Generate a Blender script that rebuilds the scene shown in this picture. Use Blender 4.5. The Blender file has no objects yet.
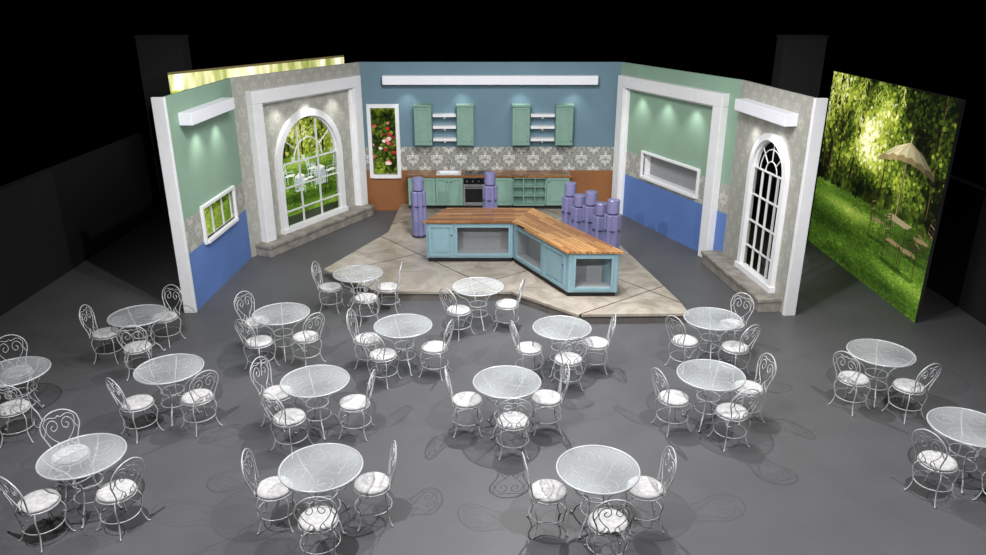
import bpy, math, random
import numpy as np
from mathutils import Vector, Matrix
random.seed(4)
PI=math.pi
S=bpy.context.scene
try: S.view_settings.view_transform='Standard'
except Exception: pass
C=S.collection
# ------------------------------------------------------------ camera
F=752.0; TH=math.radians(20.6); CH=5.5
cam=bpy.data.objects.new('camera',bpy.data.cameras.new('camera')); C.objects.link(cam)
cam.location=(0,0,CH); cam.rotation_euler=(PI/2-TH,0,0)
cam.data.sensor_width=36; cam.data.lens=36*F/986; cam.data.clip_end=200
S.camera=cam
def P(px,py,z=0.0):
    """ground position of something seen in the photo at height z"""
    dx=(px-493)/F; dy=(py-277.5)/F
    v=Vector((dx, math.cos(TH)-dy*math.sin(TH), -math.sin(TH)-dy*math.cos(TH)))
    t=(z-CH)/v.z
    return Vector((v.x*t, v.y*t, z))
# ------------------------------------------------------------ materials
def lin(c):
    return tuple(((x/255)/12.92 if x/255<=.04045 else ((x/255+.055)/1.055)**2.4) for x in c)
def rgba(c): return (*lin(c),1)
def newmat(name):
    m=bpy.data.materials.new(name); m.use_nodes=True
    nt=m.node_tree; b=nt.nodes['Principled BSDF']
    return m,nt,b
def mat(name,c,rough=.5,metal=0,var=.12,scale=6,emit=0,spec=.5,coord='Object'):
    m,nt,b=newmat(name)
    b.inputs['Roughness'].default_value=rough; b.inputs['Metallic'].default_value=metal
    b.inputs['Specular IOR Level'].default_value=spec
    tc=nt.nodes.new('ShaderNodeTexCoord'); n=nt.nodes.new('ShaderNodeTexNoise'); n.inputs['Scale'].default_value=scale; n.inputs['Detail'].default_value=4
    r=nt.nodes.new('ShaderNodeValToRGB'); l=lin(c)
    r.color_ramp.elements[0].position=.3; r.color_ramp.elements[1].position=.7
    r.color_ramp.elements[0].color=(*[x*(1-var) for x in l],1); r.color_ramp.elements[1].color=(*[min(1,x*(1+var)) for x in l],1)
    nt.links.new(tc.outputs[coord],n.inputs['Vector']); nt.links.new(n.outputs['Fac'],r.inputs['Fac']); nt.links.new(r.outputs['Color'],b.inputs['Base Color'])
    if emit:
        nt.links.new(r.outputs['Color'],b.inputs['Emission Color']); b.inputs['Emission Strength'].default_value=emit
    return m
def M_(nt,op,a,b=None):
    n=nt.nodes.new('ShaderNodeMath'); n.operation=op
    for i,v in enumerate((a,b)):
        if v is None: continue
        if isinstance(v,(int,float)): n.inputs[i].default_value=v
        else: nt.links.new(v,n.inputs[i])
    return n.outputs[0]
def mixc(nt,f,a,b):
    n=nt.nodes.new('ShaderNodeMix'); n.data_type='RGBA'
    for i,v in ((0,f),(6,a),(7,b)):
        if isinstance(v,(int,float)): n.inputs[i].default_value=v
        elif isinstance(v,tuple): n.inputs[i].default_value=v
        else: nt.links.new(v,n.inputs[i])
    return n.outputs[2]
def wallmat(name,bands,dlo=(128,128,118),dhi=(186,184,172),px=.5,pz=.6):
    """painted bands by height; 'damask' is the patterned wallpaper: staggered upright leafy motifs joined by scrolls"""
    m,nt,b=newmat(name); b.inputs['Roughness'].default_value=.75
    tc=nt.nodes.new('ShaderNodeTexCoord'); sp=nt.nodes.new('ShaderNodeSeparateXYZ'); nt.links.new(tc.outputs['Object'],sp.inputs[0])
    q=lambda op,a,b_=None: M_(nt,op,a,b_)
    def medallion(off):
        u=q('SUBTRACT',q('FRACT',q('ADD',q('DIVIDE',sp.outputs[0],px),off+20)),.5)
        v=q('SUBTRACT',q('FRACT',q('ADD',q('DIVIDE',q('SUBTRACT',sp.outputs[2],1.42),pz),off+20)),.5)
        au=q('ABSOLUTE',u)
        def leaf(cu,cv,ru,rv,curl):
            du=q('DIVIDE',q('SUBTRACT',au,cu),ru); dv=q('DIVIDE',q('SUBTRACT',v,cv),rv)
            dv=q('ADD',dv,q('MULTIPLY',q('MULTIPLY',du,du),curl))
            r=q('SQRT',q('ADD',q('MULTIPLY',du,du),q('MULTIPLY',dv,dv)))
            d=q('SUBTRACT',1.0,r)
            return q('MINIMUM',q('MULTIPLY',d,7),q('MULTIPLY',q('SUBTRACT',q('ABSOLUTE',q('SUBTRACT',r,.52)),.13),16))
        f=leaf(.12,.07,.13,.09,-.5)
        f=q('MAXIMUM',f,leaf(.09,-.12,.10,.075,.5))
        f=q('MAXIMUM',f,leaf(0,.22,.055,.11,0))
        f=q('MAXIMUM',f,leaf(0,-.24,.045,.08,0))
        f=q('MAXIMUM',f,leaf(.21,-.02,.05,.05,.4))
        return f
    f=q('MAXIMUM',medallion(0),medallion(.5))
    a=q('MULTIPLY',sp.outputs[0],2*PI/px); c=q('MULTIPLY',q('SUBTRACT',sp.outputs[2],1.42),2*PI/pz)
    og=q('SUBTRACT',.10,q('ABSOLUTE',q('ADD',q('ADD',q('COSINE',a),q('COSINE',c)),q('MULTIPLY',q('SINE',q('MULTIPLY',c,5)),.22))))
    f=q('MAXIMUM',f,q('MULTIPLY',og,7))
    cl=nt.nodes.new('ShaderNodeClamp'); nt.links.new(f,cl.inputs[0])
    dam=mixc(nt,cl.outputs[0],rgba(dlo),rgba(dhi))
    n2=nt.nodes.new('ShaderNodeTexNoise'); n2.inputs['Scale'].default_value=1.3; n2.inputs['Detail'].default_value=5
    nt.links.new(tc.outputs['Object'],n2.inputs['Vector'])
    out=None
    for zmin,col in bands:
        v=dam if col=='damask' else mixc(nt,n2.outputs['Fac'],(*[x*.85 for x in lin(col)],1),(*[x*1.15 for x in lin(col)],1))
        if out is None: out=v
        else: out=mixc(nt,M_(nt,'GREATER_THAN',sp.outputs[2],zmin),out,v)
    nt.links.new(out,b.inputs['Base Color'])
    return m
def woodmat(name,ang=0,c1=(120,66,30),c2=(190,124,62)):
    m,nt,b=newmat(name); b.inputs['Roughness'].default_value=.24
    tc=nt.nodes.new('ShaderNodeTexCoord'); mp=nt.nodes.new('ShaderNodeMapping'); mp.inputs['Rotation'].default_value=(0,0,-ang)
    nt.links.new(tc.outputs['Object'],mp.inputs[0])
    br=nt.nodes.new('ShaderNodeTexBrick'); br.inputs['Scale'].default_value=1; br.inputs['Brick Width'].default_value=.9; br.inputs['Row Height'].default_value=.09
    br.inputs['Mortar Size'].default_value=.004; br.inputs['Color1'].default_value=rgba(c1); br.inputs['Color2'].default_value=rgba(c2); br.inputs['Mortar'].default_value=rgba((60,30,14))
    nt.links.new(mp.outputs[0],br.inputs['Vector'])
    n=nt.nodes.new('ShaderNodeTexNoise'); mp2=nt.nodes.new('ShaderNodeMapping'); mp2.inputs['Scale'].default_value=(2,30,2)
    nt.links.new(mp.outputs[0],mp2.inputs[0]); nt.links.new(mp2.outputs[0],n.inputs['Vector']); n.inputs['Detail'].default_value=5
    g=mixc(nt,n.outputs['Fac'],(.35,.35,.35,1),(1.45,1.45,1.45,1))
    mm=nt.nodes.new('ShaderNodeMix'); mm.data_type='RGBA'; mm.blend_type='MULTIPLY'; mm.inputs[0].default_value=1
    nt.links.new(br.outputs['Color'],mm.inputs[6]); nt.links.new(g,mm.inputs[7]); nt.links.new(mm.outputs[2],b.inputs['Base Color'])
    return m
def tilemat():
    m,nt,b=newmat('stone_tile'); b.inputs['Roughness'].default_value=.22
    tc=nt.nodes.new('ShaderNodeTexCoord'); mp=nt.nodes.new('ShaderNodeMapping'); mp.inputs['Rotation'].default_value=(0,0,math.radians(-38)); mp.inputs['Location'].default_value=(.9,.5,0)
    nt.links.new(tc.outputs['Object'],mp.inputs[0])
    br=nt.nodes.new('ShaderNodeTexBrick'); br.offset=0; br.inputs['Scale'].default_value=1; br.inputs['Brick Width'].default_value=2.3; br.inputs['Row Height'].default_value=2.3
    br.inputs['Mortar Size'].default_value=.012; br.inputs['Color1'].default_value=rgba((178,168,156)); br.inputs['Color2'].default_value=rgba((160,151,140)); br.inputs['Mortar'].default_value=rgba((40,38,36))
    nt.links.new(mp.outputs[0],br.inputs['Vector'])
    n=nt.nodes.new('ShaderNodeTexNoise'); n.inputs['Scale'].default_value=1.5; n.inputs['Detail'].default_value=9; n.inputs['Roughness'].default_value=.62; n.inputs['Distortion'].default_value=1.4
    nt.links.new(tc.outputs['Object'],n.inputs['Vector'])
    rr=nt.nodes.new('ShaderNodeValToRGB'); rr.color_ramp.elements[0].position=.3; rr.color_ramp.elements[1].position=.66
    rr.color_ramp.elements[0].color=(.58,.55,.52,1); rr.color_ramp.elements[1].color=(1.16,1.16,1.16,1)
    nt.links.new(n.outputs['Fac'],rr.inputs['Fac'])
    mm=nt.nodes.new('ShaderNodeMix'); mm.data_type='RGBA'; mm.blend_type='MULTIPLY'; mm.inputs[0].default_value=1
    nt.links.new(br.outputs['Color'],mm.inputs[6]); nt.links.new(rr.outputs['Color'],mm.inputs[7]); nt.links.new(mm.outputs[2],b.inputs['Base Color'])
    return m
def glassmat():
    m,nt,b=newmat('table_glass'); out=nt.nodes['Material Output']
    b.inputs['Base Color'].default_value=rgba((208,212,214)); b.inputs['Roughness'].default_value=.15
    tr=nt.nodes.new('ShaderNodeBsdfTransparent'); tr.inputs[0].default_value=(.97,.975,.975,1)
    mx=nt.nodes.new('ShaderNodeMixShader')
    tc=nt.nodes.new('ShaderNodeTexCoord'); n=nt.nodes.new('ShaderNodeTexNoise'); n.inputs['Scale'].default_value=1.8; n.inputs['Detail'].default_value=0; nt.links.new(tc.outputs['Object'],n.inputs['Vector'])
    f=M_(nt,'ADD',M_(nt,'MULTIPLY',n.outputs['Fac'],.45),.08)  # cloudy whitish tint stands in for soft reflections on the glass
    nt.links.new(f,mx.inputs[0]); nt.links.new(tr.outputs[0],mx.inputs[1]); nt.links.new(b.outputs[0],mx.inputs[2]); nt.links.new(mx.outputs[0],out.inputs[0])
    return m
def cushionmat():
    m,nt,b=newmat('seat_cushion'); b.inputs['Roughness'].default_value=.8
    tc=nt.nodes.new('ShaderNodeTexCoord'); v=nt.nodes.new('ShaderNodeTexVoronoi'); v.inputs['Scale'].default_value=22
    nt.links.new(tc.outputs['Object'],v.inputs['Vector'])
    f=mixc(nt,M_(nt,'MULTIPLY',v.outputs['Distance'],1.2),rgba((212,209,209)),rgba((180,178,180)))
    nt.links.new(f,b.inputs['Base Color']); return m
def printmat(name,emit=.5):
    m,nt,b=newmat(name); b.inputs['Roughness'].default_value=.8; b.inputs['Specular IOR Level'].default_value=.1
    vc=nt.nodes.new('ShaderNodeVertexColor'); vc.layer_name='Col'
    nt.links.new(vc.outputs['Color'],b.inputs['Base Color']); nt.links.new(vc.outputs['Color'],b.inputs['Emission Color']); b.inputs['Emission Strength'].default_value=emit  # prints glow in their own colours to look bright, no lamp behind
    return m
MT=dict(
 floor=mat('studio_floor',(88,88,90),.5,var=.07,scale=1.5,spec=.4),
 black=mat('black_drape',(18,18,18),.9), dark=mat('dark_flat',(30,30,30),.9),
 white=mat('white_paint',(234,234,236),.5,var=.03), grey=mat('grey_interior',(146,148,150),1,spec=0,var=.04),
 stone=mat('plinth_stone',(144,137,129),.5,var=.35,scale=5), riser=mat('riser_stone_shaded',(112,106,100),.6,var=.12,scale=5), toe=mat('toe_kick',(12,12,12),.6),
 teal=mat('island_teal',(134,166,177),.5,var=.06), green=mat('cabinet_green',(128,162,148),.5,var=.08),
 wood=woodmat('worktop_wood',0,(124,76,42),(186,130,76)), wood2=woodmat('worktop_wood_diagonal_lit',math.atan2(-1.83,.94),(160,106,58),(212,160,100)),  # diagonal wood is a brighter copy, highlights of the angled arm put into colour
 tile=tilemat(), glass=glassmat(), iron=mat('white_iron',(190,191,193),.35,metal=.15,var=.03),
 cushion=cushionmat(),
 lav=mat('lavender_glaze',(124,122,162),.2,var=.1,scale=4), lavd=mat('lavender_dark',(50,48,78),.4),
 steel=mat('steel',(170,172,176),.3,metal=.8), ovenglass=mat('oven_glass',(18,20,24),.15),
 lamp=mat('lightbox_white',(224,224,230),.6,var=.02,emit=.16), knob=mat('knob_dark',(60,60,60),.4,metal=.5),
 mullw=mat('window_bars',(222,224,222),.5,var=.03))
# ------------------------------------------------------------ mesh builder
class MB:
    def __init__(s,T=None): s.v=[]; s.f=[]; s.T=T or Matrix.Identity(4)
    def add(s,vs,fs):
        b=len(s.v); s.v+= [tuple(s.T@Vector(p)) for p in vs]; s.f+=[tuple(i+b for i in f) for f in fs]; return s
    def box(s,x0,x1,y0,y1,z0,z1):
        return s.add([(x0,y0,z0),(x1,y0,z0),(x1,y1,z0),(x0,y1,z0),(x0,y0,z1),(x1,y0,z1),(x1,y1,z1),(x0,y1,z1)],
          [(0,3,2,1),(4,5,6,7),(0,1,5,4),(1,2,6,5),(2,3,7,6),(3,0,4,7)])
    def prism(s,poly,z0,z1):
        n=len(poly); return s.add([(x,y,z0) for x,y in poly]+[(x,y,z1) for x,y in poly],
          [tuple(range(n-1,-1,-1)),tuple(range(n,2*n))]+[(i,(i+1)%n,n+(i+1)%n,n+i) for i in range(n)])
    def slab(s,poly,y0,y1):
        n=len(poly); return s.add([(x,y0,z) for x,z in poly]+[(x,y1,z) for x,z in poly],
          [tuple(range(n)),tuple(range(2*n-1,n-1,-1))]+[(i,n+i,n+(i+1)%n,(i+1)%n) for i in range(n)])
    def lathe(s,prof,n=24,c=(0,0)):
        vs=[];fs=[];m=len(prof)
        for i in range(n):
            a=2*PI*i/n
            for r,z in prof: vs.append((c[0]+r*math.cos(a),c[1]+r*math.sin(a),z))
        for i in range(n):
            j=(i+1)%n
            for k in range(m-1): fs.append((i*m+k,j*m+k,j*m+k+1,i*m+k+1))
        if prof[0][0]>1e-5: fs.append(tuple(i*m for i in range(n-1,-1,-1)))
        if prof[-1][0]>1e-5: fs.append(tuple(i*m+m-1 for i in range(n)))
        return s.add(vs,fs)
    def tube(s,pts,r,n=6,closed=False):
        pts=[Vector(p) for p in pts]; N=len(pts); vs=[];fs=[]
        tan=[]
        for i in range(N):
            a=pts[i-1] if (i>0 or closed) else pts[i]; b=pts[(i+1)%N] if (i<N-1 or closed) else pts[i]
            tan.append((b-a).normalized())
        up=Vector((0,0,1)) if abs(tan[0].z)<.9 else Vector((1,0,0))
        nrm=(up-tan[0]*up.dot(tan[0])).normalized()
        for i in range(N):
            nrm=(nrm-tan[i]*nrm.dot(tan[i])).normalized(); bi=tan[i].cross(nrm)
            rr=r[i] if isinstance(r,(list,tuple)) else r
            for k in range(n):
                a=2*PI*k/n; vs.append(pts[i]+(nrm*math.cos(a)+bi*math.sin(a))*rr)
        R=N if closed else N-1
        for i in range(R):
            for k in range(n):
                fs.append((i*n+k,i*n+(k+1)%n,((i+1)%N)*n+(k+1)%n,((i+1)%N)*n+k))
        if not closed: fs+= [tuple(range(n-1,-1,-1)),tuple((N-1)*n+k for k in range(n))]
        return s.add([tuple(p) for p in vs],fs)
    def ring(s,R,z,r,n=28,m=6): return s.tube([(R*math.cos(2*PI*i/n),R*math.sin(2*PI*i/n),z) for i in range(n)],r,m,True)
    def build(s,name,mt,parent=None,smooth=False,bevel=0,loc=None,rot=None):
        me=bpy.data.meshes.new(name); me.from_pydata(s.v,[],s.f); me.update()
        o=bpy.data.objects.new(name,me); C.objects.link(o); me.materials.append(mt)
        if smooth:
            for p in me.polygons: p.use_smooth=True
        if bevel:
            b=o.modifiers.new('bevel','BEVEL'); b.width=bevel; b.segments=2; b.limit_method='ANGLE'
        if parent: o.parent=parent
        if loc is not None: o.location=loc
        if rot is not None: o.rotation_euler=(0,0,rot)
        return o
def cat(pts,k=5,closed=False):
    pts=[Vector(p) for p in pts]; out=[]; n=len(pts)
    for i in range(n if closed else n-1):
        if closed: p0,p1,p2,p3=[pts[(i+j)%n] for j in (-1,0,1,2)]
        else: p0,p1,p2,p3=pts[max(i-1,0)],pts[i],pts[i+1],pts[min(i+2,n-1)]
        for j in range(k):
            t=j/k; out.append(.5*((2*p1)+(-p0+p2)*t+(2*p0-5*p1+4*p2-p3)*t*t+(-p0+3*p1-3*p2+p3)*t**3))
    if not closed: out.append(pts[-1])
    return out
def empty(name,loc=(0,0,0),rz=0):
    o=bpy.data.objects.new(name,None); C.objects.link(o); o.location=loc; o.rotation_euler=(0,0,rz); o.empty_display_size=.2; return o
def tag(o,label,catg,group=None):
    o['label']=label; o['category']=catg
    if group: o['group']=group
    return o
def struct(o,label=None,catg=None):
    o['kind']='structure'
    if label: o['label']=label; o['category']=catg or 'wall'
    return o
def copy_tree(o,parent=None):
    c=o.copy(); C.objects.link(c)
    if parent: c.parent=parent
    for ch in list(o.children): copy_tree(ch,c)
    return c
# ------------------------------------------------------------ setting
struct(MB().box(-15,15,-3,30,-.1,0).build('floor',MT['floor']),'dark grey studio floor under the cafe tables','floor')
struct(MB().box(-9.2,-9,-2,24,0,2.15).build('wall_side_left',MT['black']),'low black side wall at the left of the studio')
struct(MB().box(8.75,8.95,-2,24,0,2.15).build('wall_side_right',MT['black']),'low black side wall at the right of the studio')
HW=3.9; TK=.05
WA=((-5.50,12.84),(-5.40,15.91)); WB=((-5.40,15.91),(-3.41,19.84)); WK=((-3.41,19.84),(3.28,19.84)); WC=((3.28,19.84),(5.0,15.52)); WD=((5.0,15.52),(5.33,12.71))
def fr(w):
    d=Vector(w[1])-Vector(w[0]); return dict(loc=(w[0][0],w[0][1],0),rot=math.atan2(d.y,d.x)),d.length
def hole_cells(mb,L,H,y0,y1,hole,z0=0,x0=0):
    if hole is None: mb.box(x0,L,y0,y1,z0,H); return
    if hole[0]=='r':
        _,a,b,c,d=hole; mb.box(x0,a,y0,y1,z0,H); mb.box(b,L,y0,y1,z0,H)
        if c>z0: mb.box(a,b,y0,y1,z0,c)
        if d<H: mb.box(a,b,y0,y1,d,H)
    else:
        _,cx,hw,c,sp=hole; mb.box(x0,cx-hw,y0,y1,z0,H); mb.box(cx+hw,L,y0,y1,z0,H)
        if c>z0: mb.box(cx-hw,cx+hw,y0,y1,z0,c)
        n=20
        for i in range(n):
            a0=PI-PI*i/n; a1=PI-PI*(i+1)/n
            p=(cx+hw*math.cos(a0),sp+hw*math.sin(a0)); q=(cx+hw*math.cos(a1),sp+hw*math.sin(a1))
            mb.slab([p,q,(q[0],H),(p[0],H)],y0,y1)
GREEN=(138,167,146); BLUE=(94,126,188); TEAL=(104,132,146); BROWN=(142,92,52)
mA=wallmat('paint_green_blue',[(0,BLUE),(1.11,'damask'),(1.73,GREEN)],(158,158,150),(210,208,200),.56,.6)
mB=wallmat('damask_paper',[(0,'damask')],(162,161,152),(190,188,180),.42,.5)
mK=wallmat('paint_teal_brown',[(0,BROWN),(1.11,'damask'),(1.73,TEAL)],(140,141,136),(234,232,224),.64,.62)
def wall(name,w,m,hole,label,ext=0):
    f,L=fr(w); mb=MB(); hole_cells(mb,L,HW,0,TK,hole); return struct(mb.build(name,m,**f),label)
AR_B=('a',2.2,1.02,.25,1.83); AR_D=('a',1.65,.62,.25,2.36)
wall('wall_left_outer',WA,mA,('r',.82,2.4,1.12,1.73),'outer left set wall, green over blue with a small window')
wall('wall_left_inner',WB,mB,AR_B,'inner left set wall in grey damask with the wide arched window')
wall('wall_back',WK,mK,('r',.22,.86,1.0,2.75),'back set wall, teal over damask and rust brown')
wall('wall_right_inner',WC,mA,('r',1.3,3.55,1.25,1.8),'inner right set wall, green over blue inside white surround')
wall('wall_right_outer',WD,mB,AR_D,'outer right set wall in grey damask with narrow arched window')
for i,(w,s,lab) in enumerate(((WA,0,'white end post of the outer left set wall'),(WD,1,'white end post of the outer right set wall'))):
    f,L=fr(w); mb=MB()
    if s==0: mb.box(-.08,0,-.02,.2,0,HW)
    else: mb.box(L,L+.08,-.02,.2,0,HW)
    struct(mb.build('trim_%d'%(i+1),MT['white'],bevel=.008,**f),lab,'trim')
def surround(n,w,a,b,lab):
    f,L=fr(w); mb=MB(); pw=.3; top=3.6
    for x0 in (a,b-pw): mb.box(x0,x0+pw,-.18,0,0,top-.28)
    mb.box(a,b,-.18,0,top-.28,top)
    mb.box(a+pw,a+pw+.05,-.08,0,0,top-.33); mb.box(b-pw-.05,b-pw,-.08,0,0,top-.33); mb.box(a+pw,b-pw,-.08,0,top-.33,top-.28)
    struct(mb.build('trim_%d'%n,MT['white'],bevel=.012,**f),lab,'trim')
surround(3,WB,.36,4.2,'white square surround around the wide arched window')
surround(4,WC,.15,4.33,'white square surround around the green and blue wall panel')
def plinth(n,w,a,b,lab,d=.45):
    f,L=fr(w); mb=MB(); mb.box(a,b,-d+.03,-.001,0,.2).box(a-.02,b+.02,-d,-.001,.2,.27)
    struct(mb.build('trim_%d'%n,MT['stone'],bevel=.012,**f),lab,'trim')
plinth(5,WB,.15,4.1,'grey stone plinth step under the wide arched window')
plinth(6,WD,-.1,2.72,'grey stone plinth step under the narrow arched window')
def arch_window(n,w,cx,hw,z0,sp,fw,nv,hz,lab,t,fan,bm):
    f,L=fr(w); mb=MB(); ho=hw+fw
    mb.box(cx-ho,cx-hw,-.09,TK,z0,sp); mb.box(cx+hw,cx+ho,-.09,TK,z0,sp); mb.box(cx-ho-.03,cx+ho+.03,-.12,TK,z0-.02,z0+.1)
    k=24
    for i in range(k):
        a0=PI-PI*i/k; a1=PI-PI*(i+1)/k
        g=lambda r,a:(cx+r*math.cos(a),sp+r*math.sin(a))
        mb.slab([g(hw,a0),g(hw,a1),g(ho,a1),g(ho,a0)],-.09,0)
        mb.slab([g(hw-.03,a0),g(hw-.03,a1),g(hw+.001,a1),g(hw+.001,a0)],-.02,TK)
    o=struct(mb.build('window_%d'%n,MT['white'],**f),lab,'window')
    g=MB(); yc=.02; xs=[cx-hw+2*hw*i/(nv+1) for i in range(1,nv+1)]
    if fan=='rays':
        for x in xs: g.box(x-t,x+t,yc-.02,yc+.02,z0+.1,sp+math.sqrt(max(0,hw*hw-(x-cx)**2)))
        r=hw*.5; g.tube([(cx+r*math.cos(PI*i/16),yc,sp+r*math.sin(PI*i/16)) for i in range(17)],t,6)
        for a in (35,145): a=math.radians(a); g.tube([(cx+r*math.cos(a),yc,sp+r*math.sin(a)),(cx+hw*math.cos(a),yc,sp+hw*math.sin(a))],t,6)
    else:
        for x in xs: g.box(x-t,x+t,yc-.02,yc+.02,z0+.1,sp)
        for r in (hw*.36,hw*.72): g.tube([(cx+r*math.cos(PI*i/16),yc,sp+r*math.sin(PI*i/16)) for i in range(17)],t,6)
        for a in (45,90,135): a=math.radians(a); r=hw*.36; g.tube([(cx+r*math.cos(a),yc,sp+r*math.sin(a)),(cx+hw*math.cos(a),yc,sp+hw*math.sin(a))],t,6)
    for z in hz: g.box(cx-hw,cx+hw,yc-.02,yc+.02,z-t,z+t)
    g.build('glazing_bars',bm,o)
    return o
arch_window(1,WB,2.2,1.02,.27,1.83,.16,2,(.72,1.28,1.83),'wide white arched window with a garden party view',.016,'rays',MT['mullw'])
arch_window(2,WD,1.65,.62,.27,2.36,.13,3,(.78,1.3,1.83,2.36),'narrow white arched window at right with dark panes',.012,'lace',MT['mullw'])
def rect_window(n,w,x0,x1,z0,z1,fw,vb,hb,lab):
    f,L=fr(w); mb=MB()
    mb.box(x0-fw,x0,-.05,TK+.03,z0-fw,z1+fw).box(x1,x1+fw,-.05,TK+.03,z0-fw,z1+fw).box(x0,x1,-.05,TK+.03,z1,z1+fw).box(x0,x1,-.08,TK+.03,z0-fw,z0)
    o=struct(mb.build('window_%d'%n,MT['white'],bevel=.006,**f),lab,'window'); g=MB()
    for i in range(1,vb+1): x=x0+(x1-x0)*i/(vb+1); g.box(x-.015,x+.015,.02,.05,z0,z1)
    if vb+hb: g.build('glazing_bars',MT['mullw'],o)
rect_window(3,WA,.82,2.4,1.12,1.73,.065,2,0,'small horizontal white window in the outer left wall')
rect_window(4,WK,.22,.86,1.0,2.75,.1,0,0,'tall narrow white window left of the wall cabinets')
f,L=fr(WC); r=empty('wall_niche',f['loc'],f['rot']); tag(r,'white boxed recess in the right green and blue wall','niche')
MB().box(1.24,1.3,-.05,.22,1.19,1.87).box(3.55,3.61,-.05,.22,1.19,1.87).box(1.3,3.55,-.05,.22,1.81,1.87).box(1.3,3.55,-.08,.22,1.19,1.26).build('frame',MT['white'],r,bevel=.008)
MB().box(1.25,3.6,.22,.24,1.19,1.87).build('back_panel_shaded',MT['grey'],r)  # grey colour stands for the shade inside the white box
def lightbox(w,a,b,lab):
    f,L=fr(w); r=empty('wall_light',f['loc'],f['rot']); tag(r,lab,'wall light','white light boxes high on the set walls')
    MB().box(a,b,-.24,0,3.36,3.58).build('housing',MT['lamp'],r,bevel=.01)
    mb=MB(); n=max(2,round((b-a)/.8))
    for i in range(n): x=a+(b-a)*(i+.5)/n; mb.lathe([(0,3.335),(.05,3.335),(.05,3.36)],12,(x,-.13))
    mb.build('downlight',MT['steel'],r)
lightbox(WA,.4,2.5,'white light box high on the outer left wall')
lightbox(WK,.6,6.08,'long white light box on the teal back wall')
lightbox(WD,.3,2.4,'white light box above the narrow arched window')
# ------------------------------------------------------------ printed backdrops (vertex-coloured prints)
RNG=np.random.RandomState(7)
def vn(H,W,cy,cx):
    g=RNG.rand(cy+2,cx+2); y=np.linspace(0,cy,H); x=np.linspace(0,cx,W)
    yi=y.astype(int); xi=x.astype(int); fy=(y-yi); fx=(x-xi); fy=fy*fy*(3-2*fy); fx=fx*fx*(3-2*fx)
    a=g[np.ix_(yi,xi)]; b=g[np.ix_(yi,xi+1)]; c=g[np.ix_(yi+1,xi)]; d=g[np.ix_(yi+1,xi+1)]
    return (a*(1-fx)+b*fx)*(1-fy[:,None])+(c*(1-fx)+d*fx)*fy[:,None]-.5
def fb(H,W,cy,cx,o=4): return sum(vn(H,W,cy*2**k,cx*2**k)*.6**k for k in range(o))
FOL=[(0,(10,14,6)),(.2,(28,38,12)),(.4,(64,82,24)),(.6,(124,142,42)),(.78,(182,190,72)),(.9,(222,222,128)),(1,(246,246,214))]
LAW=[(0,(24,40,12)),(.3,(52,78,22)),(.55,(90,122,38)),(.8,(144,168,66)),(1,(210,216,130))]
def rampn(t,R):
    t=np.clip(t,0,1); xs=[a for a,_ in R]; return np.stack([np.interp(t,xs,[c[k] for _,c in R]) for k in range(3)],-1)
class Img:
    def __init__(s,W,H):
        s.W,s.H=W,H; s.a=np.zeros((H,W,3)); s.V,s.U=np.meshgrid(np.linspace(0,1,H),np.linspace(0,1,W),indexing='ij')
    def g(s,cu,cv,su,sv): return np.exp(-((s.U-cu)/su)**2-((s.V-cv)/sv)**2)
    def dabs(s,T,R,n,rx,ry,v0,v1,jit=.14,u0=0,u1=1):
        for _ in range(n):
            u=RNG.uniform(u0,u1); v=RNG.uniform(v0,v1); cx=int(u*(s.W-1)); cy=int(v*(s.H-1))
            k=RNG.uniform(.6,1.4); ax=max(1,rx*k); ay=max(1,ry*k)
            x0,x1=max(0,int(cx-ax)),min(s.W,int(cx+ax)+1); y0,y1=max(0,int(cy-ay)),min(s.H,int(cy+ay)+1)
            yy,xx=np.ogrid[y0:y1,x0:x1]; m=((xx-cx)/ax)**2+((yy-cy)/ay)**2<=1
            c=rampn(np.array(T[cy,cx]+RNG.normal()*jit),R); s.a[y0:y1,x0:x1][m]=s.a[y0:y1,x0:x1][m]*.25+c*.75
    def line(s,u0,v0,u1,v1,w,c,al=1):
        x0,y0,x1,y1=u0*s.W,v0*s.H,u1*s.W,v1*s.H; p=int(w+2)
        a0,a1=max(0,int(min(x0,x1))-p),min(s.W,int(max(x0,x1))+p); b0,b1=max(0,int(min(y0,y1))-p),min(s.H,int(max(y0,y1))+p)
        if a1<=a0 or b1<=b0: return
        yy,xx=np.mgrid[b0:b1,a0:a1]; dx,dy=x1-x0,y1-y0; L2=dx*dx+dy*dy+1e-6
        t=np.clip(((xx-x0)*dx+(yy-y0)*dy)/L2,0,1); d=np.hypot(xx-x0-t*dx,yy-y0-t*dy); m=(np.clip(w/2+.5-d,0,1)*al)[...,None]
        s.a[b0:b1,a0:a1]=s.a[b0:b1,a0:a1]*(1-m)+np.array(c)*m
    def poly(s,P_,c,al=1):
        x=[p[0]*s.W for p in P_]; y=[p[1]*s.H for p in P_]
        a0,a1=max(0,int(min(x))),min(s.W,int(max(x))+2); b0,b1=max(0,int(min(y))),min(s.H,int(max(y))+2)
        yy,xx=np.mgrid[b0:b1,a0:a1]; m=np.zeros(xx.shape,bool); n=len(x)
        for i in range(n):
            j=(i-1)%n
            if y[i]==y[j]: continue
            m^=((y[i]>yy)!=(y[j]>yy))&(xx<(x[j]-x[i])*(yy-y[i])/(y[j]-y[i])+x[i])
        s.a[b0:b1,a0:a1][m]=s.a[b0:b1,a0:a1][m]*(1-al)+np.array(c)*al
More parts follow.
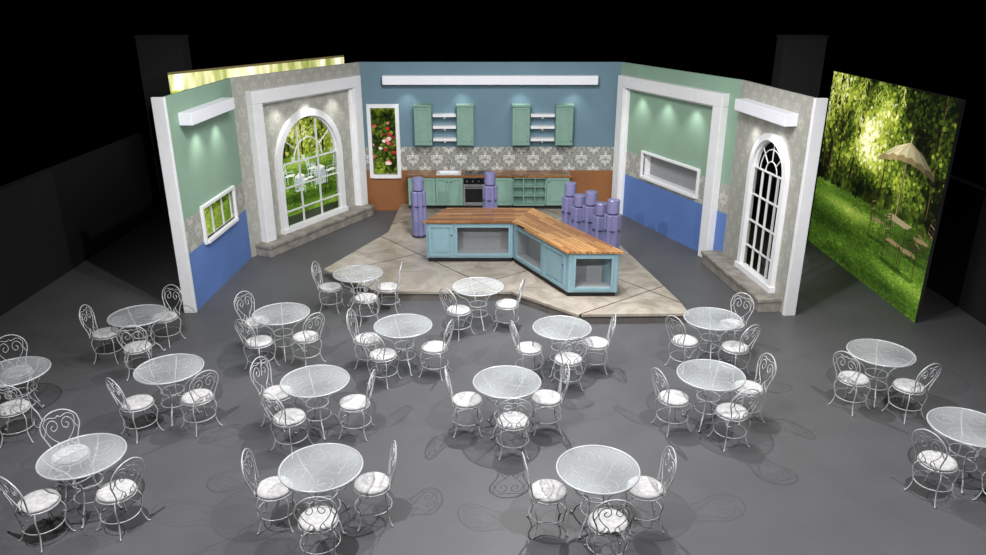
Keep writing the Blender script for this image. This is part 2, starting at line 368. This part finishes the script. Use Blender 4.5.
def garden_chair(im,u,v,sc,c,hi,flip=1,asp=1.0):
    X=lambda a:u+a*sc*flip/asp; Y=lambda b:v+b*sc
    im.poly([(X(-.5),Y(-.02)),(X(.6),Y(-.02)),(X(.8),Y(-.12)),(X(-.3),Y(-.14))],(14,30,6),.45)
    for a,b0,b1,l in ((-.3,0,.5,-.05),(.3,-.06,.48,.05),(-.12,.12,.5,0),(.42,.08,.5,.03)): im.line(X(a+l),Y(b0),X(a),Y(b1),2.2,c)
    im.poly([(X(-.34),Y(.5)),(X(.3),Y(.46)),(X(.46),Y(.56)),(X(-.16),Y(.6))],hi)
    im.line(X(-.34),Y(.48),X(-.46),Y(1.15),2.6,c); im.line(X(-.14),Y(.58),X(-.24),Y(1.22),2.4,c)
    for k in range(5): t=k/4; im.line(X(-.37-.10*t),Y(.66+.46*t),X(-.17-.08*t),Y(.74+.46*t),2.0,hi if k%2 else c)
    im.line(X(-.38),Y(.74),X(.3),Y(.70),1.8,c); im.line(X(.3),Y(.48),X(.3),Y(.70),1.8,c)
def paint_right():
    im=Img(480,390); H,W=im.H,im.W
    T=.30+.52*fb(H,W,4,5,4)+.56*im.g(.43,.72,.15,.20)+.34*im.g(.18,.93,.2,.12)+.24*im.g(.62,.57,.2,.06)-.16*im.g(.98,.85,.22,.28)-.14*im.g(.03,.55,.07,.4)-.16*im.g(.3,.50,.5,.04)
    im.a=rampn(T,FOL)
    im.dabs(T-.08,FOL,4000,9,7,.42,1,.09); im.dabs(T,FOL,5500,3.6,3.2,.42,1,.15)
    for tu,tw,l in ((.03,10,.0),(.09,20,.03),(.19,7,-.02),(.31,9,.05),(.585,5,.02),(.93,9,-.02)):
        im.line(tu,.40,tu+l,1.02,tw,(22,18,11),.94); im.line(tu+.3*tw/W,.40,tu+l+.3*tw/W,1.02,max(1,tw*.28),(98,84,52),.75)
        if tw>6:
            for b in (-1,1): im.line(tu+l*.5,.72,tu+l*.5+b*.07,.94,tw*.3,(26,22,14),.85)
    im.dabs(T+.08,FOL,1500,4,3.4,.58,1,.16)
    for _ in range(9):
        u=RNG.uniform(.04,.62); top=RNG.uniform(.92,1.05); ln=RNG.uniform(.12,.30); x=u; sw=RNG.normal()*.002
        tone=.62+RNG.normal()*.12
        for k in range(int(ln*90)):
            v=top-ln*k/(ln*90); x+=sw+RNG.normal()*.0016; tp=1-k/(ln*90)*.6
            if v<.50: break
            for _2 in range(3):
                c=rampn(np.array(tone+RNG.normal()*.11),FOL); a=RNG.normal()*.014*tp; im.line(x+a,v,x+a*1.8,v-.012,1.8,c,.8)
    L=.40+.26*fb(H,W,9,4,4)+.44*im.g(.40,.31,.3,.04)+.30*im.g(.85,.14,.25,.05)+.14*im.g(.1,.33,.2,.04)-.26*im.g(.25,.18,.35,.05)-.28*im.g(.78,.31,.25,.05)-.24*im.g(.6,.03,.5,.06)
    edge=.43+.012*fb(H,W,2,14,3); m=im.V<edge; im.a[m]=rampn(L,LAW)[m]
    im.dabs(L,LAW,6000,3.4,1.2,.0,.425,.10); im.dabs(T-.12,FOL,700,5,5,.41,.47,.1)
    cu,top,ed=.735,.765,.675; w=.20; cx=[cu-w+2*w*k/6 for k in range(7)]; apex=(cu+.01,top)
    im.line(cu,.36,cu+.005,.66,4.6,(50,42,28)); im.line(cu-.002,.36,cu+.003,.66,1.8,(160,146,108))
    for k in range(6):
        a,b=cx[k],cx[k+1]; sh=[.92,1.0,.88,.76,.60,.46][k]; ea=ed-.03+.045*math.cos((a-cu)/w*1.4); eb=ed-.03+.045*math.cos((b-cu)/w*1.4)
        mid=((a+b)/2,(ea+eb)/2+.012); ba=((a+apex[0])/2,(ea+top)/2+.016); bb=((b+apex[0])/2,(eb+top)/2+.016)
        im.poly([apex,ba,(a,ea),mid,(b,eb),bb],(208*sh,196*sh,154*sh))
        im.poly([(a,ea),mid,(b,eb),(b,eb-.022),((a+b)/2,(ea+eb)/2-.018),(a,ea-.022)],(150*sh,132*sh,90*sh))
        im.line(apex[0],apex[1],a,ea,1.2,(120,106,70),.7)
    im.line(apex[0],top-.002,apex[0],top+.022,3,(180,168,126))
    im.poly([(.66,.39),(.82,.375),(.86,.40),(.70,.415)],(140,128,98)); im.line(.70,.27,.70,.395,2.6,(58,48,32)); im.line(.82,.26,.82,.38,2.6,(58,48,32))
    for u,v,sc,fl in ((.60,.26,.16,1),(.74,.19,.18,1),(.87,.18,.19,-1),(.94,.27,.17,-1)): garden_chair(im,u,v,sc,(54,44,28),(122,106,76),fl,1.25)
    return im
def paint_left():
    im=Img(520,360); H,W=im.H,im.W
    T=.44+.56*fb(H,W,5,7,4)+.36*im.g(.7,.56,.25,.07)+.2*im.g(.62,.74,.1,.08)
    im.a=rampn(T,FOL); im.dabs(T,FOL,8000,3.4,3,.38,.92,.18)
    for u,l,w in ((.545,.02,7),(.665,-.01,5),(.80,.02,7)): im.line(u,.34,u+l,.93,w,(36,28,16),.92)
    im.dabs(T+.05,FOL,2400,3.4,3,.48,.92,.18)
    L=.54+.34*fb(H,W,8,5,3)-.24*im.g(.72,.10,.3,.03)+.2*im.g(.7,.33,.3,.03); m=im.V<.385+.01*fb(H,W,2,14,2); im.a[m]=rampn(L,LAW)[m]
    im.dabs(L,LAW,5000,3.6,1.4,0,.375,.13)
    for u in (.60,.665,.76,.86):
        im.poly([(u-.012,.36),(u+.012,.355),(u+.010,.385),(u-.010,.388)],(200,204,190),.85)
    for u,v,s in ((.63,.15,.95),(.77,.16,1.05)):
        im.poly([(u-.036*s,v),(u+.036*s,v-.005),(u+.031*s,v+.11*s),(u-.031*s,v+.11*s)],(170,182,186)); im.poly([(u-.036*s,v+.105*s),(u,v+.09*s),(u+.036*s,v+.105*s),(u,v+.128*s)],(238,238,230))
        for t in (-.025,-.01,.012,.026): im.line(u+t*s,v+.01,u+t*s*.8,v+.10*s,2.2,(128,142,150),.7)
    for u,v,sc,fl in ((.565,.20,.13,1),(.695,.14,.15,-1),(.715,.22,.12,1),(.85,.16,.15,-1)):
        garden_chair(im,u,v,sc,(176,186,188),(228,230,226),fl,1.5)
    im.dabs(L,LAW,500,3,1.4,.08,.2,.13)
    m=im.V>.9; T2=.74+.5*fb(H,W,3,26,4); im.a[m]=rampn(T2,[(0,(84,98,44)),(.5,(150,160,84)),(.75,(216,212,156)),(.9,(240,236,204)),(1,(250,248,232))])[m]; im.a[im.V>.988]=(96,88,56)
    return im
def paint_small():
    im=Img(200,170); H,W=im.H,im.W
    T=.60+.4*fb(H,W,4,5,3); im.a=rampn(T,FOL); im.dabs(T,FOL,1800,2.4,2.2,.4,1,.16)
    L=.66+.3*fb(H,W,8,5,3); m=im.V<.45; im.a[m]=rampn(L,LAW)[m]; im.dabs(L,LAW,1200,3,1.2,0,.44,.1)
    return im
def paint_back():
    im=Img(150,260); H,W=im.H,im.W
    T=.34+.36*fb(H,W,9,5,3)+.34*im.g(.5,.92,.8,.1)+.12*im.g(.5,.25,.8,.1); im.a=rampn(T,FOL); im.dabs(T,FOL,3000,3,3,0,1,.15)
    for _ in range(60):
        u=RNG.uniform(0,1); v=RNG.normal()*.10+.52; c=[(190,36,54),(220,80,100),(232,140,150),(226,206,198),(150,26,42)][RNG.randint(5)]
        r=RNG.uniform(3,6); im.line(u,v,u+.01,v,r*1.5,c,.85)
    return im
def backdrop(p0,p1,z0,z1,im,label,emit):
    d=Vector(p1)-Vector(p0); L=d.length; W,H=im.W,im.H
    r=empty('backdrop',(p0[0],p0[1],0),math.atan2(d.y,d.x)); tag(r,label,'backdrop')
    vs=np.stack([im.U*L,np.full((H,W),-.001),z0+(z1-z0)*im.V],-1).reshape(-1,3)
    j,i=np.mgrid[0:H-1,0:W-1]; b=(j*W+i).ravel(); fs=np.stack([b,b+1,b+W+1,b+W],-1)
    me=bpy.data.meshes.new('print'); me.from_pydata(vs.tolist(),[],fs.tolist()); ca=me.color_attributes.new('Col','FLOAT_COLOR','POINT')
    a=np.clip(im.a/255,0,1); a=np.where(a<=.04045,a/12.92,((a+.055)/1.055)**2.4); buf=np.ones((H*W,4)); buf[:,:3]=a.reshape(-1,3)
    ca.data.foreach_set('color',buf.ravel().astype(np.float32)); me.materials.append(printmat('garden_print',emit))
    o=bpy.data.objects.new('garden_print',me); C.objects.link(o); o.parent=r
    MB().box(0,L,0,.06,z0,z1).build('backing_board',MT['dark'],r)
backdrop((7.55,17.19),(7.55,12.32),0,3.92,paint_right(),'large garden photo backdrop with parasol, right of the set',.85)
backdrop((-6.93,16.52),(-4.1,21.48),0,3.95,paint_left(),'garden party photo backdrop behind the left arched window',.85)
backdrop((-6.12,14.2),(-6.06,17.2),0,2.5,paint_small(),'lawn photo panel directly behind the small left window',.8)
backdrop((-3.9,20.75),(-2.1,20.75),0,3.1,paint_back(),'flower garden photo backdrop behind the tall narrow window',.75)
for x0,x1,lab in ((-8.4,-7.35,'dark tower rising behind the left side of the set'),(6.85,7.85,'dark tower rising behind the right side of the set')):
    r=empty('masking_tower',((x0+x1)/2,18.5,0)); tag(r,lab,'tower','dark towers behind the set'); h=(x1-x0)/2
    MB().box(-h,h,0,.5,0,4.56).build('body',MT['dark'],r); MB().box(-h-.02,h+.02,-.03,.53,4.56,4.6).build('cap',MT['dark'],r)
# ------------------------------------------------------------ platform
pf=empty('stage_platform'); tag(pf,'low angled stone-tiled platform under the kitchen island','platform')
poly=[(-3.5,14.6),(-2.2,13.35),(.35,13.35),(1.5,12.25),(3.5,12.3),(3.45,12.9),(2.85,16.4),(2.85,19.8),(-2.5,19.8),(-2.5,17.2)]
MB().prism(poly,.14,.2).build('tiled_top',MT['tile'],pf,bevel=.008)
cx=sum(p[0] for p in poly)/len(poly); cy=sum(p[1] for p in poly)/len(poly)
MB().prism([(cx+(x-cx)*.98,cy+(y-cy)*.98) if y<19 else (x,y) for x,y in poly],0,.14).build('riser',MT['riser'],pf)  # stone coloured darker to paint the shade below the overhanging top
# ------------------------------------------------------------ cabinets
def shaker(mb,x0,x1,z0,z1,y=0,raised=True):
    mb.box(x0,x1,y-.012,y,z0,z1); s=.055
    mb.box(x0,x0+s,y-.036,y-.012,z0,z1).box(x1-s,x1,y-.036,y-.012,z0,z1).box(x0+s,x1-s,y-.036,y-.012,z0,z0+s).box(x0+s,x1-s,y-.036,y-.012,z1-s,z1)
    if raised and x1-x0>.24: mb.box(x0+s+.035,x1-s-.035,y-.028,y-.012,z0+s+.035,z1-s-.035)
def base_cab(x0,x1,kind,label):
    r=empty('base_cabinet' if kind!='oven' else 'oven',((x0+x1)/2,19.22,.2)); h=(x1-x0)/2-.004
    tag(r,label,'cabinet' if kind!='oven' else 'oven','base cabinets under the back worktop' if kind!='oven' else None)
    MB().box(-h,h,.06,.58,0,.1).build('toe_kick',MT['toe'],r)
    if kind=='shelf':
        b=MB().box(-h,-h+.03,0,.58,.1,.86).box(h-.03,h,0,.58,.1,.86).box(-h,h,.22,.58,.1,.86).box(-h,h,0,.58,.1,.13).box(-h,h,0,.58,.82,.86); b.build('body',MT['green'],r)
        for z in (.36,.6): MB().box(-h+.03,h-.03,.01,.22,z-.012,z+.012).build('shelf',MT['green'],r)
        for i in (1,2): x=-h+2*h*i/3; MB().box(x-.012,x+.012,.012,.22,.13,.82).build('divider',MT['green'],r)
        return
    MB().box(-h,h,0,.58,.1,.86).build('body',MT['green'] if kind!='oven' else MT['steel'],r)
    if kind=='oven':
        d=MB().box(-h+.01,h-.01,-.03,0,.14,.66).build('oven_door',MT['steel'],r)
        MB().box(-h+.05,h-.05,-.036,-.03,.2,.56).build('door_glass',MT['ovenglass'],d); MB().tube([(-h+.05,-.06,.61),(h-.05,-.06,.61)],.012,8).build('handle',MT['knob'],d)
        p=MB().box(-h+.01,h-.01,-.03,0,.68,.84).build('control_panel',MT['ovenglass'],r)
        for i in range(4): x=-h+.1+i*(2*h-.2)/3; MB(Matrix.Translation((x,-.03,.76))@Matrix.Rotation(PI/2,4,'X')).lathe([(.02,0),(.02,.02),(0,.02)],10).build('knob',MT['steel'],p)
        return
    nd=kind
    for i in range(nd):
        a=-h+2*h*i/nd+.01; b=-h+2*h*(i+1)/nd-.01; mb=MB(); shaker(mb,a,b,.12,.84); d=mb.build('door',MT['green'],r)
        kx=b-.04 if (i==0 and nd>1) else a+.04
        MB(Matrix.Translation((kx,-.03,.74))@Matrix.Rotation(PI/2,4,'X')).lathe([(.008,0),(.008,.015),(.018,.02),(.014,.032),(0,.034)],10).build('knob',MT['knob'],d)
base_cab(-2.22,-1.5,2,'green two-door base cabinet at the left end of the back worktop')
base_cab(-1.5,-.78,2,'green two-door base cabinet beneath the white sink')
base_cab(-.78,-.12,'oven','steel built-in oven with dark glass door below the worktop')
base_cab(-.12,.5,1,'green one-door base cabinet just right of the oven')
base_cab(.5,1.4,'shelf','green open-fronted shelf cabinet with cubbyholes')
base_cab(1.4,2.0,1,'green one-door base cabinet at the right end')
wt=MB()
wt.box(-2.26,-1.44,19.18,19.83,1.062,1.11).box(-.88,2.04,19.18,19.83,1.062,1.11).box(-1.44,-.88,19.18,19.3,1.062,1.11).box(-1.44,-.88,19.7,19.83,1.062,1.11)
tag(wt.build('worktop',MT['wood']),'long wooden worktop along the back wall','worktop')
sk=empty('sink',(-1.16,19.5,1.065)); tag(sk,'white sink set into the back worktop','sink')
MB().box(-.27,.27,-.19,.19,0,.008).box(-.27,-.25,-.19,.19,.008,.046).box(.25,.27,-.19,.19,.008,.046).box(-.25,.25,-.19,-.17,.008,.046).box(-.25,.25,.17,.19,.008,.046).build('basin',MT['white'],sk)
MB().box(-.32,.32,-.24,-.18,.046,.062).box(-.32,.32,.18,.24,.046,.062).box(-.32,-.26,-.18,.18,.046,.062).box(.26,.32,-.18,.18,.046,.062).build('rim',MT['white'],sk)
MB().tube(cat([(0,.21,.06),(0,.21,.3),(0,.17,.36),(0,.08,.36),(0,.05,.3)],5),.014,8).build('faucet',MT['steel'],sk,smooth=True)
ck=empty('cooktop',(-.45,19.5,1.11)); tag(ck,'black flat cooktop on the worktop above the oven','cooktop')
MB().box(-.28,.28,-.22,.22,0,.015).build('glass_plate',MT['ovenglass'],ck,bevel=.004)
for x in (-.14,.14):
    for y in (-.1,.1): MB(Matrix.Translation((x,y,0))).ring(.075,.02,.006,20,5).build('burner_ring',MT['steel'],ck)
def wall_cab(x0,x1,label):
    r=empty('wall_cabinet',((x0+x1)/2,19.84,1.83)); tag(r,label,'wall cabinet','green cabinets hung on the back wall'); h=(x1-x0)/2
    MB().box(-h,h,-.34,0,0,1.0).box(-h-.015,h+.015,-.38,0,1.0,1.04).build('body',MT['green'],r)
    mb=MB(); shaker(mb,-h+.015,h-.015,.02,.98,-.34); d=mb.build('door',MT['green'],r)
    MB(Matrix.Translation((h-.05,-.37,.12))@Matrix.Rotation(PI/2,4,'X')).lathe([(.008,0),(.016,.02),(0,.03)],10).build('knob',MT['knob'],d)
for a,b,w in ((-2.03,-1.58,'far left, nearest the tall narrow window'),(-.93,-.5,'directly right of the left pair of white shelves'),(.5,.95,'directly left of the right pair of white shelves'),(1.62,2.06,'farthest right')):
    wall_cab(a,b,'green wall cabinet '+w)
for a,b,w in ((-1.56,-.95,'left'),(.97,1.6,'right')):
    for z,u in ((2.55,'upper'),(2.25,'middle'),(1.93,'lower')):
        r=empty('wall_shelf',((a+b)/2,19.84,z)); tag(r,'%s white shelf between the %s pair of green wall cabinets'%(u,w),'shelf','white shelves between the wall cabinets'); h=(b-a)/2-.005
        MB().box(-h,h,-.26,0,0,.07).build('board',MT['white'],r,bevel=.006); MB().box(-.02,.02,-.2,0,-.05,0).build('bracket',MT['white'],r)
# island
def TF(p0,p1,z=0):
    d=Vector(p1)-Vector(p0); return Matrix.Translation((p0[0],p0[1],z))@Matrix.Rotation(math.atan2(d.y,d.x),4,'Z'), d.length
def island_unit(poly,faces,label):
    r=empty('island_cabinet',(poly[0][0],poly[0][1],.2)); tag(r,label,'island cabinet','teal cabinets of the kitchen island')
    o=Vector(poly[0]); pl=[(x-o.x,y-o.y) for x,y in poly]; cx=sum(p[0] for p in pl)/4; cy=sum(p[1] for p in pl)/4
    MB().prism([(cx+(x-cx)*.97,cy+(y-cy)*.97) for x,y in pl],0,.09).build('toe_kick',MT['toe'],r)
    body=MB()
    for i in range(4):
        T,L=TF(pl[i],pl[(i+1)%4]); body.T=T; fc=faces.get(i)
        op=fc.get('open') if fc else None
        hole_cells(body,L,.86,0,.03,('r',op[0]*L,op[1]*L,.18,.76) if op else None,z0=.09)
        if fc:
            if op:
                a,b=op[0]*L,op[1]*L; dp=fc['depth']
                q=MB(T); q.box(a-.015,a,.03,dp,.165,.775).box(b,b+.015,.03,dp,.165,.775).box(a,b,.03,dp,.165,.18).box(a,b,.03,dp,.76,.775).box(a-.015,b+.015,dp,dp+.015,.165,.775); q.build('niche_lining',MT['grey'],r)
                q=MB(T); q.box(a-.05,a,-.018,.0,.13,.81).box(b,b+.04,-.018,.0,.13,.81).box(a,b,-.018,0,.76,.81).box(a,b,-.018,0,.13,.18); q.build('niche_frame',MT['teal'],r)
            for (a,b) in fc.get('doors',()):
                q=MB(T); shaker(q,a*L,b*L,.13,.82); d=q.build('door',MT['teal'],r)
                MB(T@Matrix.Translation((b*L-.03,-.036,.6))@Matrix.Rotation(PI/2,4,'X')).lathe([(.008,0),(.018,.02),(0,.032)],10).build('knob',MT['knob'],d)
    body.build('body',MT['teal'],r)
island_unit([(-1.4,15.05),(.415,15.05),(.83,15.97),(-1.03,15.97)],{0:dict(open=(.36,.95),depth=.34,doors=((.03,.31),))},'teal island cabinet, left straight section with panelled door')
island_unit([(.425,15.05),(1.40,13.07),(2.32,13.07),(.86,15.97)],{0:dict(open=(.07,.54),depth=.28,doors=((.6,.95),)),1:dict(open=(.14,.86),depth=.36)},'teal island cabinet, angled right section with open niche end')
iw=empty('island_worktop',(0,0,1.06)); tag(iw,'wooden worktop covering the angled kitchen island','worktop')
MB().prism([(-1.45,15.0),(.4,15.0),(.885,16.05),(-1.02,16.05)],0,.05).build('straight_panel',MT['wood'],iw,bevel=.006)
MB().prism([(.4,15.0),(1.35,13.03),(2.4,13.03),(.885,16.05)],0,.05).build('angled_panel',MT['wood2'],iw,bevel=.006)
# lavender columns
def column(x,y,h,label):
    r=empty('lavender_column',(x,y,.2)); tag(r,label,'column','lavender columns beside the kitchen island')
    MB().lathe([(.17,0),(.17,.05),(0,.05)],24).build('base',MT['lavd'],r)
    bh=h*.78; vs=[];n=96
    lv=[(.05,.96),(.07,1.0),(bh-.02,1.0),(bh,.95)]
    for zz,s in lv:
        for i in range(n):
            q=2*PI*i/n; rr=.178*s*(1-.20*abs(math.sin(3*q+.4))**5); vs.append((rr*math.cos(q),rr*math.sin(q),zz))
    m=len(lv); fs=[(k*n+i,k*n+(i+1)%n,(k+1)*n+(i+1)%n,(k+1)*n+i) for k in range(m-1) for i in range(n)]+[tuple(range(n-1,-1,-1)),tuple((m-1)*n+i for i in range(n))]
    MB().add(vs,fs).build('shaft',MT['lav'],r)
    MB().lathe([(.13,bh*.68),(.178,bh*.682),(.178,bh*.695),(.13,bh*.697)],32).build('shaft_band',MT['lavd'],r)
    MB().lathe([(.1,bh-.005),(.1,bh+.03),(.13,bh+.03),(.13,h-.008),(.122,h),(0,h)],24).build('cap',MT['lav'],r)
    MB().lathe([(.09,bh+.002),(.112,bh+.002),(.112,bh+.028),(.09,bh+.028)],24).build('neck_ring',MT['lavd'],r)
column(-1.72,16.85,1.4,'lavender column standing alone left of the island')
column(-.07,17.4,1.4,'lavender column behind the island in front of the oven')
column(1.72,16.35,1.4,'tall lavender column farthest left in the right-hand cluster')
column(1.9,15.98,1.22,'shorter lavender column second from left in the right-hand cluster')
column(2.10,15.64,1.38,'tall lavender column in the middle of the right-hand cluster')
column(2.28,15.30,1.22,'shorter lavender column fourth from left in the right-hand cluster')
column(2.47,14.96,1.38,'tall lavender column nearest the viewer, by the island right end')
# ------------------------------------------------------------ cafe furniture
def make_table():
    r=empty('bistro_table')
    MB().lathe([(0,.726),(.428,.726),(.432,.732),(.428,.738),(0,.738)],48).build('glass_top',MT['glass'],r,smooth=False)
    MB().ring(.442,.73,.0115,48,8).build('rim',MT['iron'],r,smooth=True)
    for k in range(4):
        T=Matrix.Rotation(k*PI/2,4,'Z')
        MB(T).tube(cat([(.425,0,.715),(.40,0,.66),(.33,0,.585),(.22,0,.52),(.15,0,.42),(.14,0,.32),(.18,0,.20),(.25,0,.12),(.285,0,.03),(.31,0,.014),(.335,0,.03)],4),.010,6).build('leg',MT['iron'],r,smooth=True)
    MB().ring(.152,.40,.008,24).ring(.17,.22,.007,24).build('leg_ring',MT['iron'],r,smooth=True)
    for k in range(4):
        T=Matrix.Rotation(PI/4+k*PI/2,4,'Z')
        sp=[(.25+(.13*(1-t/15))*math.cos(t*.6),.05+(.13*(1-t/15))*math.sin(t*.6),.70) for t in range(0,13)]
        MB(T).tube(cat([(.0,.0,.70),(.10,-.07,.70),(.25,-.09,.70)]+sp,2),.0035,5).build('top_scroll',MT['iron'],r,smooth=True)
    return r
def make_chair():
    r=empty('bistro_chair')
    MB().lathe([(0,.44),(.17,.44),(.195,.452),(.2,.468),(.19,.484),(.15,.492),(.06,.488),(0,.482)],28).build('seat_cushion',MT['cushion'],r,smooth=True)
    MB().ring(.2,.437,.009,28).build('seat_frame',MT['iron'],r,smooth=True)
    for sx in (-1,1):
        for sy in (-1,1):
            MB().tube(cat([(sx*.14,sy*.14,.435),(sx*.168,sy*.168,.35),(sx*.15,sy*.15,.22),(sx*.145,sy*.145,.14),(sx*.175,sy*.175,.03),(sx*.195,sy*.195,.012)],4),.0075,6).build('leg',MT['iron'],r,smooth=True)
    MB().ring(.205,.19,.006,24).build('stretcher_ring',MT['iron'],r,smooth=True)
    yy=lambda z:-.18-(z-.44)*.2
    half=[(.15,.44),(.145,.52),(.175,.62),(.205,.72),(.185,.83),(.10,.91),(0,.935)]
    pts=[(-x,yy(z),z) for x,z in half]+[(x,yy(z),z) for x,z in half[::-1][1:]]
    MB().tube(cat(pts,4),.0085,6).build('back_frame',MT['iron'],r,smooth=True)
    for s in (-1,1):
        q=[(.015,.46),(.04,.54),(.10,.61),(.145,.70),(.13,.79),(.075,.83),(.03,.79),(.03,.73),(.07,.70),(.095,.74),(.07,.77)]
        MB().tube(cat([(s*x,yy(z),z) for x,z in q],4),.0053,5).build('back_scroll',MT['iron'],r,smooth=True)
        q=[(.145,.47),(.09,.50),(.06,.56),(.03,.52),(.05,.48)]
        MB().tube(cat([(s*x,yy(z),z) for x,z in q],4),.005,5).build('lower_scroll',MT['iron'],r,smooth=True)
        q=[(.185,.66),(.155,.73),(.165,.80),(.14,.85),(.09,.87),(.03,.85),(0,.87)]
        MB().tube(cat([(s*x,yy(z),z) for x,z in q],3),.005,5).build('inner_hoop',MT['iron'],r,smooth=True)
    return r
tables=[
 ((138,315),'table beside the left wall white end post',[('rear',75),('left',(107,333)),('front',(137,348))]),
 ((169,368),'second-row table second from left',[('left',(143,400)),('right',(197,397))]),
 ((82,455),'big front-row table farthest left',[('rear',134),('left',(47,497)),('right',(112,489))]),
 ((13,371),'table cut off by the left frame edge',[('rear',122),('front',(12,408))]),
 ((281,313),'third-row table below the left arched window',[('rear',150),('left',(262,340)),('right',(303,336))]),
 ((315,380),'second-row table third from left',[('rear',165),('front',(297,412)),('right',(348,402))]),
 ((321,466),'front-row table left of centre',[('left',(275,488)),('right',(369,484)),('front',(319,514))]),
 ((358,273),'table at the platform left corner',[('left',(337,287)),('right',(382,287)),('front',(366,298))]),
 ((403,325),'third-row table just left of centre',[('left',170),('front',(387,352)),('right',(428,346))]),
 ((478,286),'table directly in front of the island',[('left',(461,309)),('right',(498,303))]),
 ((507,381),'second-row table at the photo centre',[('left',(470,400)),('right',(545,398)),('front',(511,414))]),
 ((562,327),'third-row table just right of centre',[('left',(544,346)),('right',(591,343)),('front',(566,354))]),
 ((598,468),'front-row table right of centre',[('left',(554,491)),('right',(643,488)),('front',(606,516))]),
 ((713,318),'table nearest the platform right corner',[('left',(688,340)),('rear',40),('front',(733,346))]),
 ((711,374),'second-row table second from right',[('left',(680,397)),('right',(748,388)),('front',(730,410))]),
 ((881,352),'table below the right garden backdrop',[('left',(855,378)),('right',(905,384))]),
 ((970,426),'table cut off by the right frame edge',[('left',212),('front',288)]),
]
t0=make_table(); c0=make_chair(); first=[True,True]
for (px,py),ph,chs in tables:
    p=P(px,py,.74); spots=[]
    for side,w in chs:
        if isinstance(w,tuple):
            q=P(w[0],w[1],.46); d=Vector((q.x-p.x,q.y-p.y)); R=min(max(d.length,.53),.62); a=math.atan2(d.y,d.x)
        else: a=math.radians(w); R=.58
        spots.append((side,a,R))
    best=max((min(min(abs((a-r0-k*PI/2+PI)%(2*PI)-PI) for k in range(4)) for _,a,_ in spots),r0) for r0 in [i*PI/36 for i in range(18)])[1]
    t=t0 if first[0] else copy_tree(t0); first[0]=False
    t.location=(p.x,p.y,0); t.rotation_euler=(0,0,best); tag(t,'round glass-topped white iron '+ph,'table','round glass cafe tables')
    for side,a,R in spots:
        c=c0 if first[1] else copy_tree(c0); first[1]=False
        c.location=(p.x+R*math.cos(a),p.y+R*math.sin(a),0); c.rotation_euler=(0,0,a+PI/2+random.uniform(-.12,.12))
        tag(c,'white iron chair on %s side of the %s'%(side,ph),'chair','white iron chairs around the cafe tables')
# ------------------------------------------------------------ light
def spot(loc,to,e,ang=70,rad=.12,col=(1,1,1),blend=.6):
    l=bpy.data.lights.new('spot','SPOT'); l.energy=e; l.spot_size=math.radians(ang); l.spot_blend=blend; l.shadow_soft_size=rad; l.color=col
    o=bpy.data.objects.new('spot_light',l); C.objects.link(o); o.location=loc; o.rotation_euler=(Vector(to)-Vector(loc)).to_track_quat('-Z','Y').to_euler()
def area(loc,to,e,sz,col=(1,1,1)):
    l=bpy.data.lights.new('area','AREA'); l.energy=e; l.size=sz; l.color=col
    o=bpy.data.objects.new('area_light',l); C.objects.link(o); o.location=loc; o.rotation_euler=(Vector(to)-Vector(loc)).to_track_quat('-Z','Y').to_euler()
for x,y,z,tx,ty,e in ((-3.8,5.0,6.5,-1.0,8.5,1700),(4.6,5.4,6.5,1.5,8.7,1500),(.8,11.9,6.4,.6,8.0,1450)):
    spot((x,y,z),(tx,ty,0),e,115,.002)
area((0,9.5,8),(0,17.5,1),550,3)
spot((0,14,8.5),(.2,15,0),800,60,.05)
spot((2,9.5,7.5),(5.2,15.5,2.2),800,50,.05); spot((-2,9.5,7.5),(-5.2,15.5,2.2),800,50,.05)
spot((0,12,7.5),(0,19.8,1.8),950,65,.05)
def scallops(w,xs,e=24):
    d=(Vector(w[1])-Vector(w[0])).normalized(); nrm=Vector((-d.y,d.x))
    for x in xs:
        b=Vector(w[0])+d*x-nrm*.3; t=Vector(w[0])+d*x-nrm*.02
        spot((b.x,b.y,3.3),(t.x,t.y,2.2),e,95,.05,(1,1,.97),1)
scallops(WA,(1.0,1.95)); scallops(WB,(1.2,2.2,3.2)); scallops(WC,(1.1,2.2,3.3)); scallops(WD,(.9,1.9)); scallops(WK,(1.2,2.6,4.1,5.5),12)
w=bpy.data.worlds.new('world'); S.world=w; w.use_nodes=True; w.node_tree.nodes['Background'].inputs[0].default_value=(0,0,0,1); w.node_tree.nodes['Background'].inputs[1].default_value=0
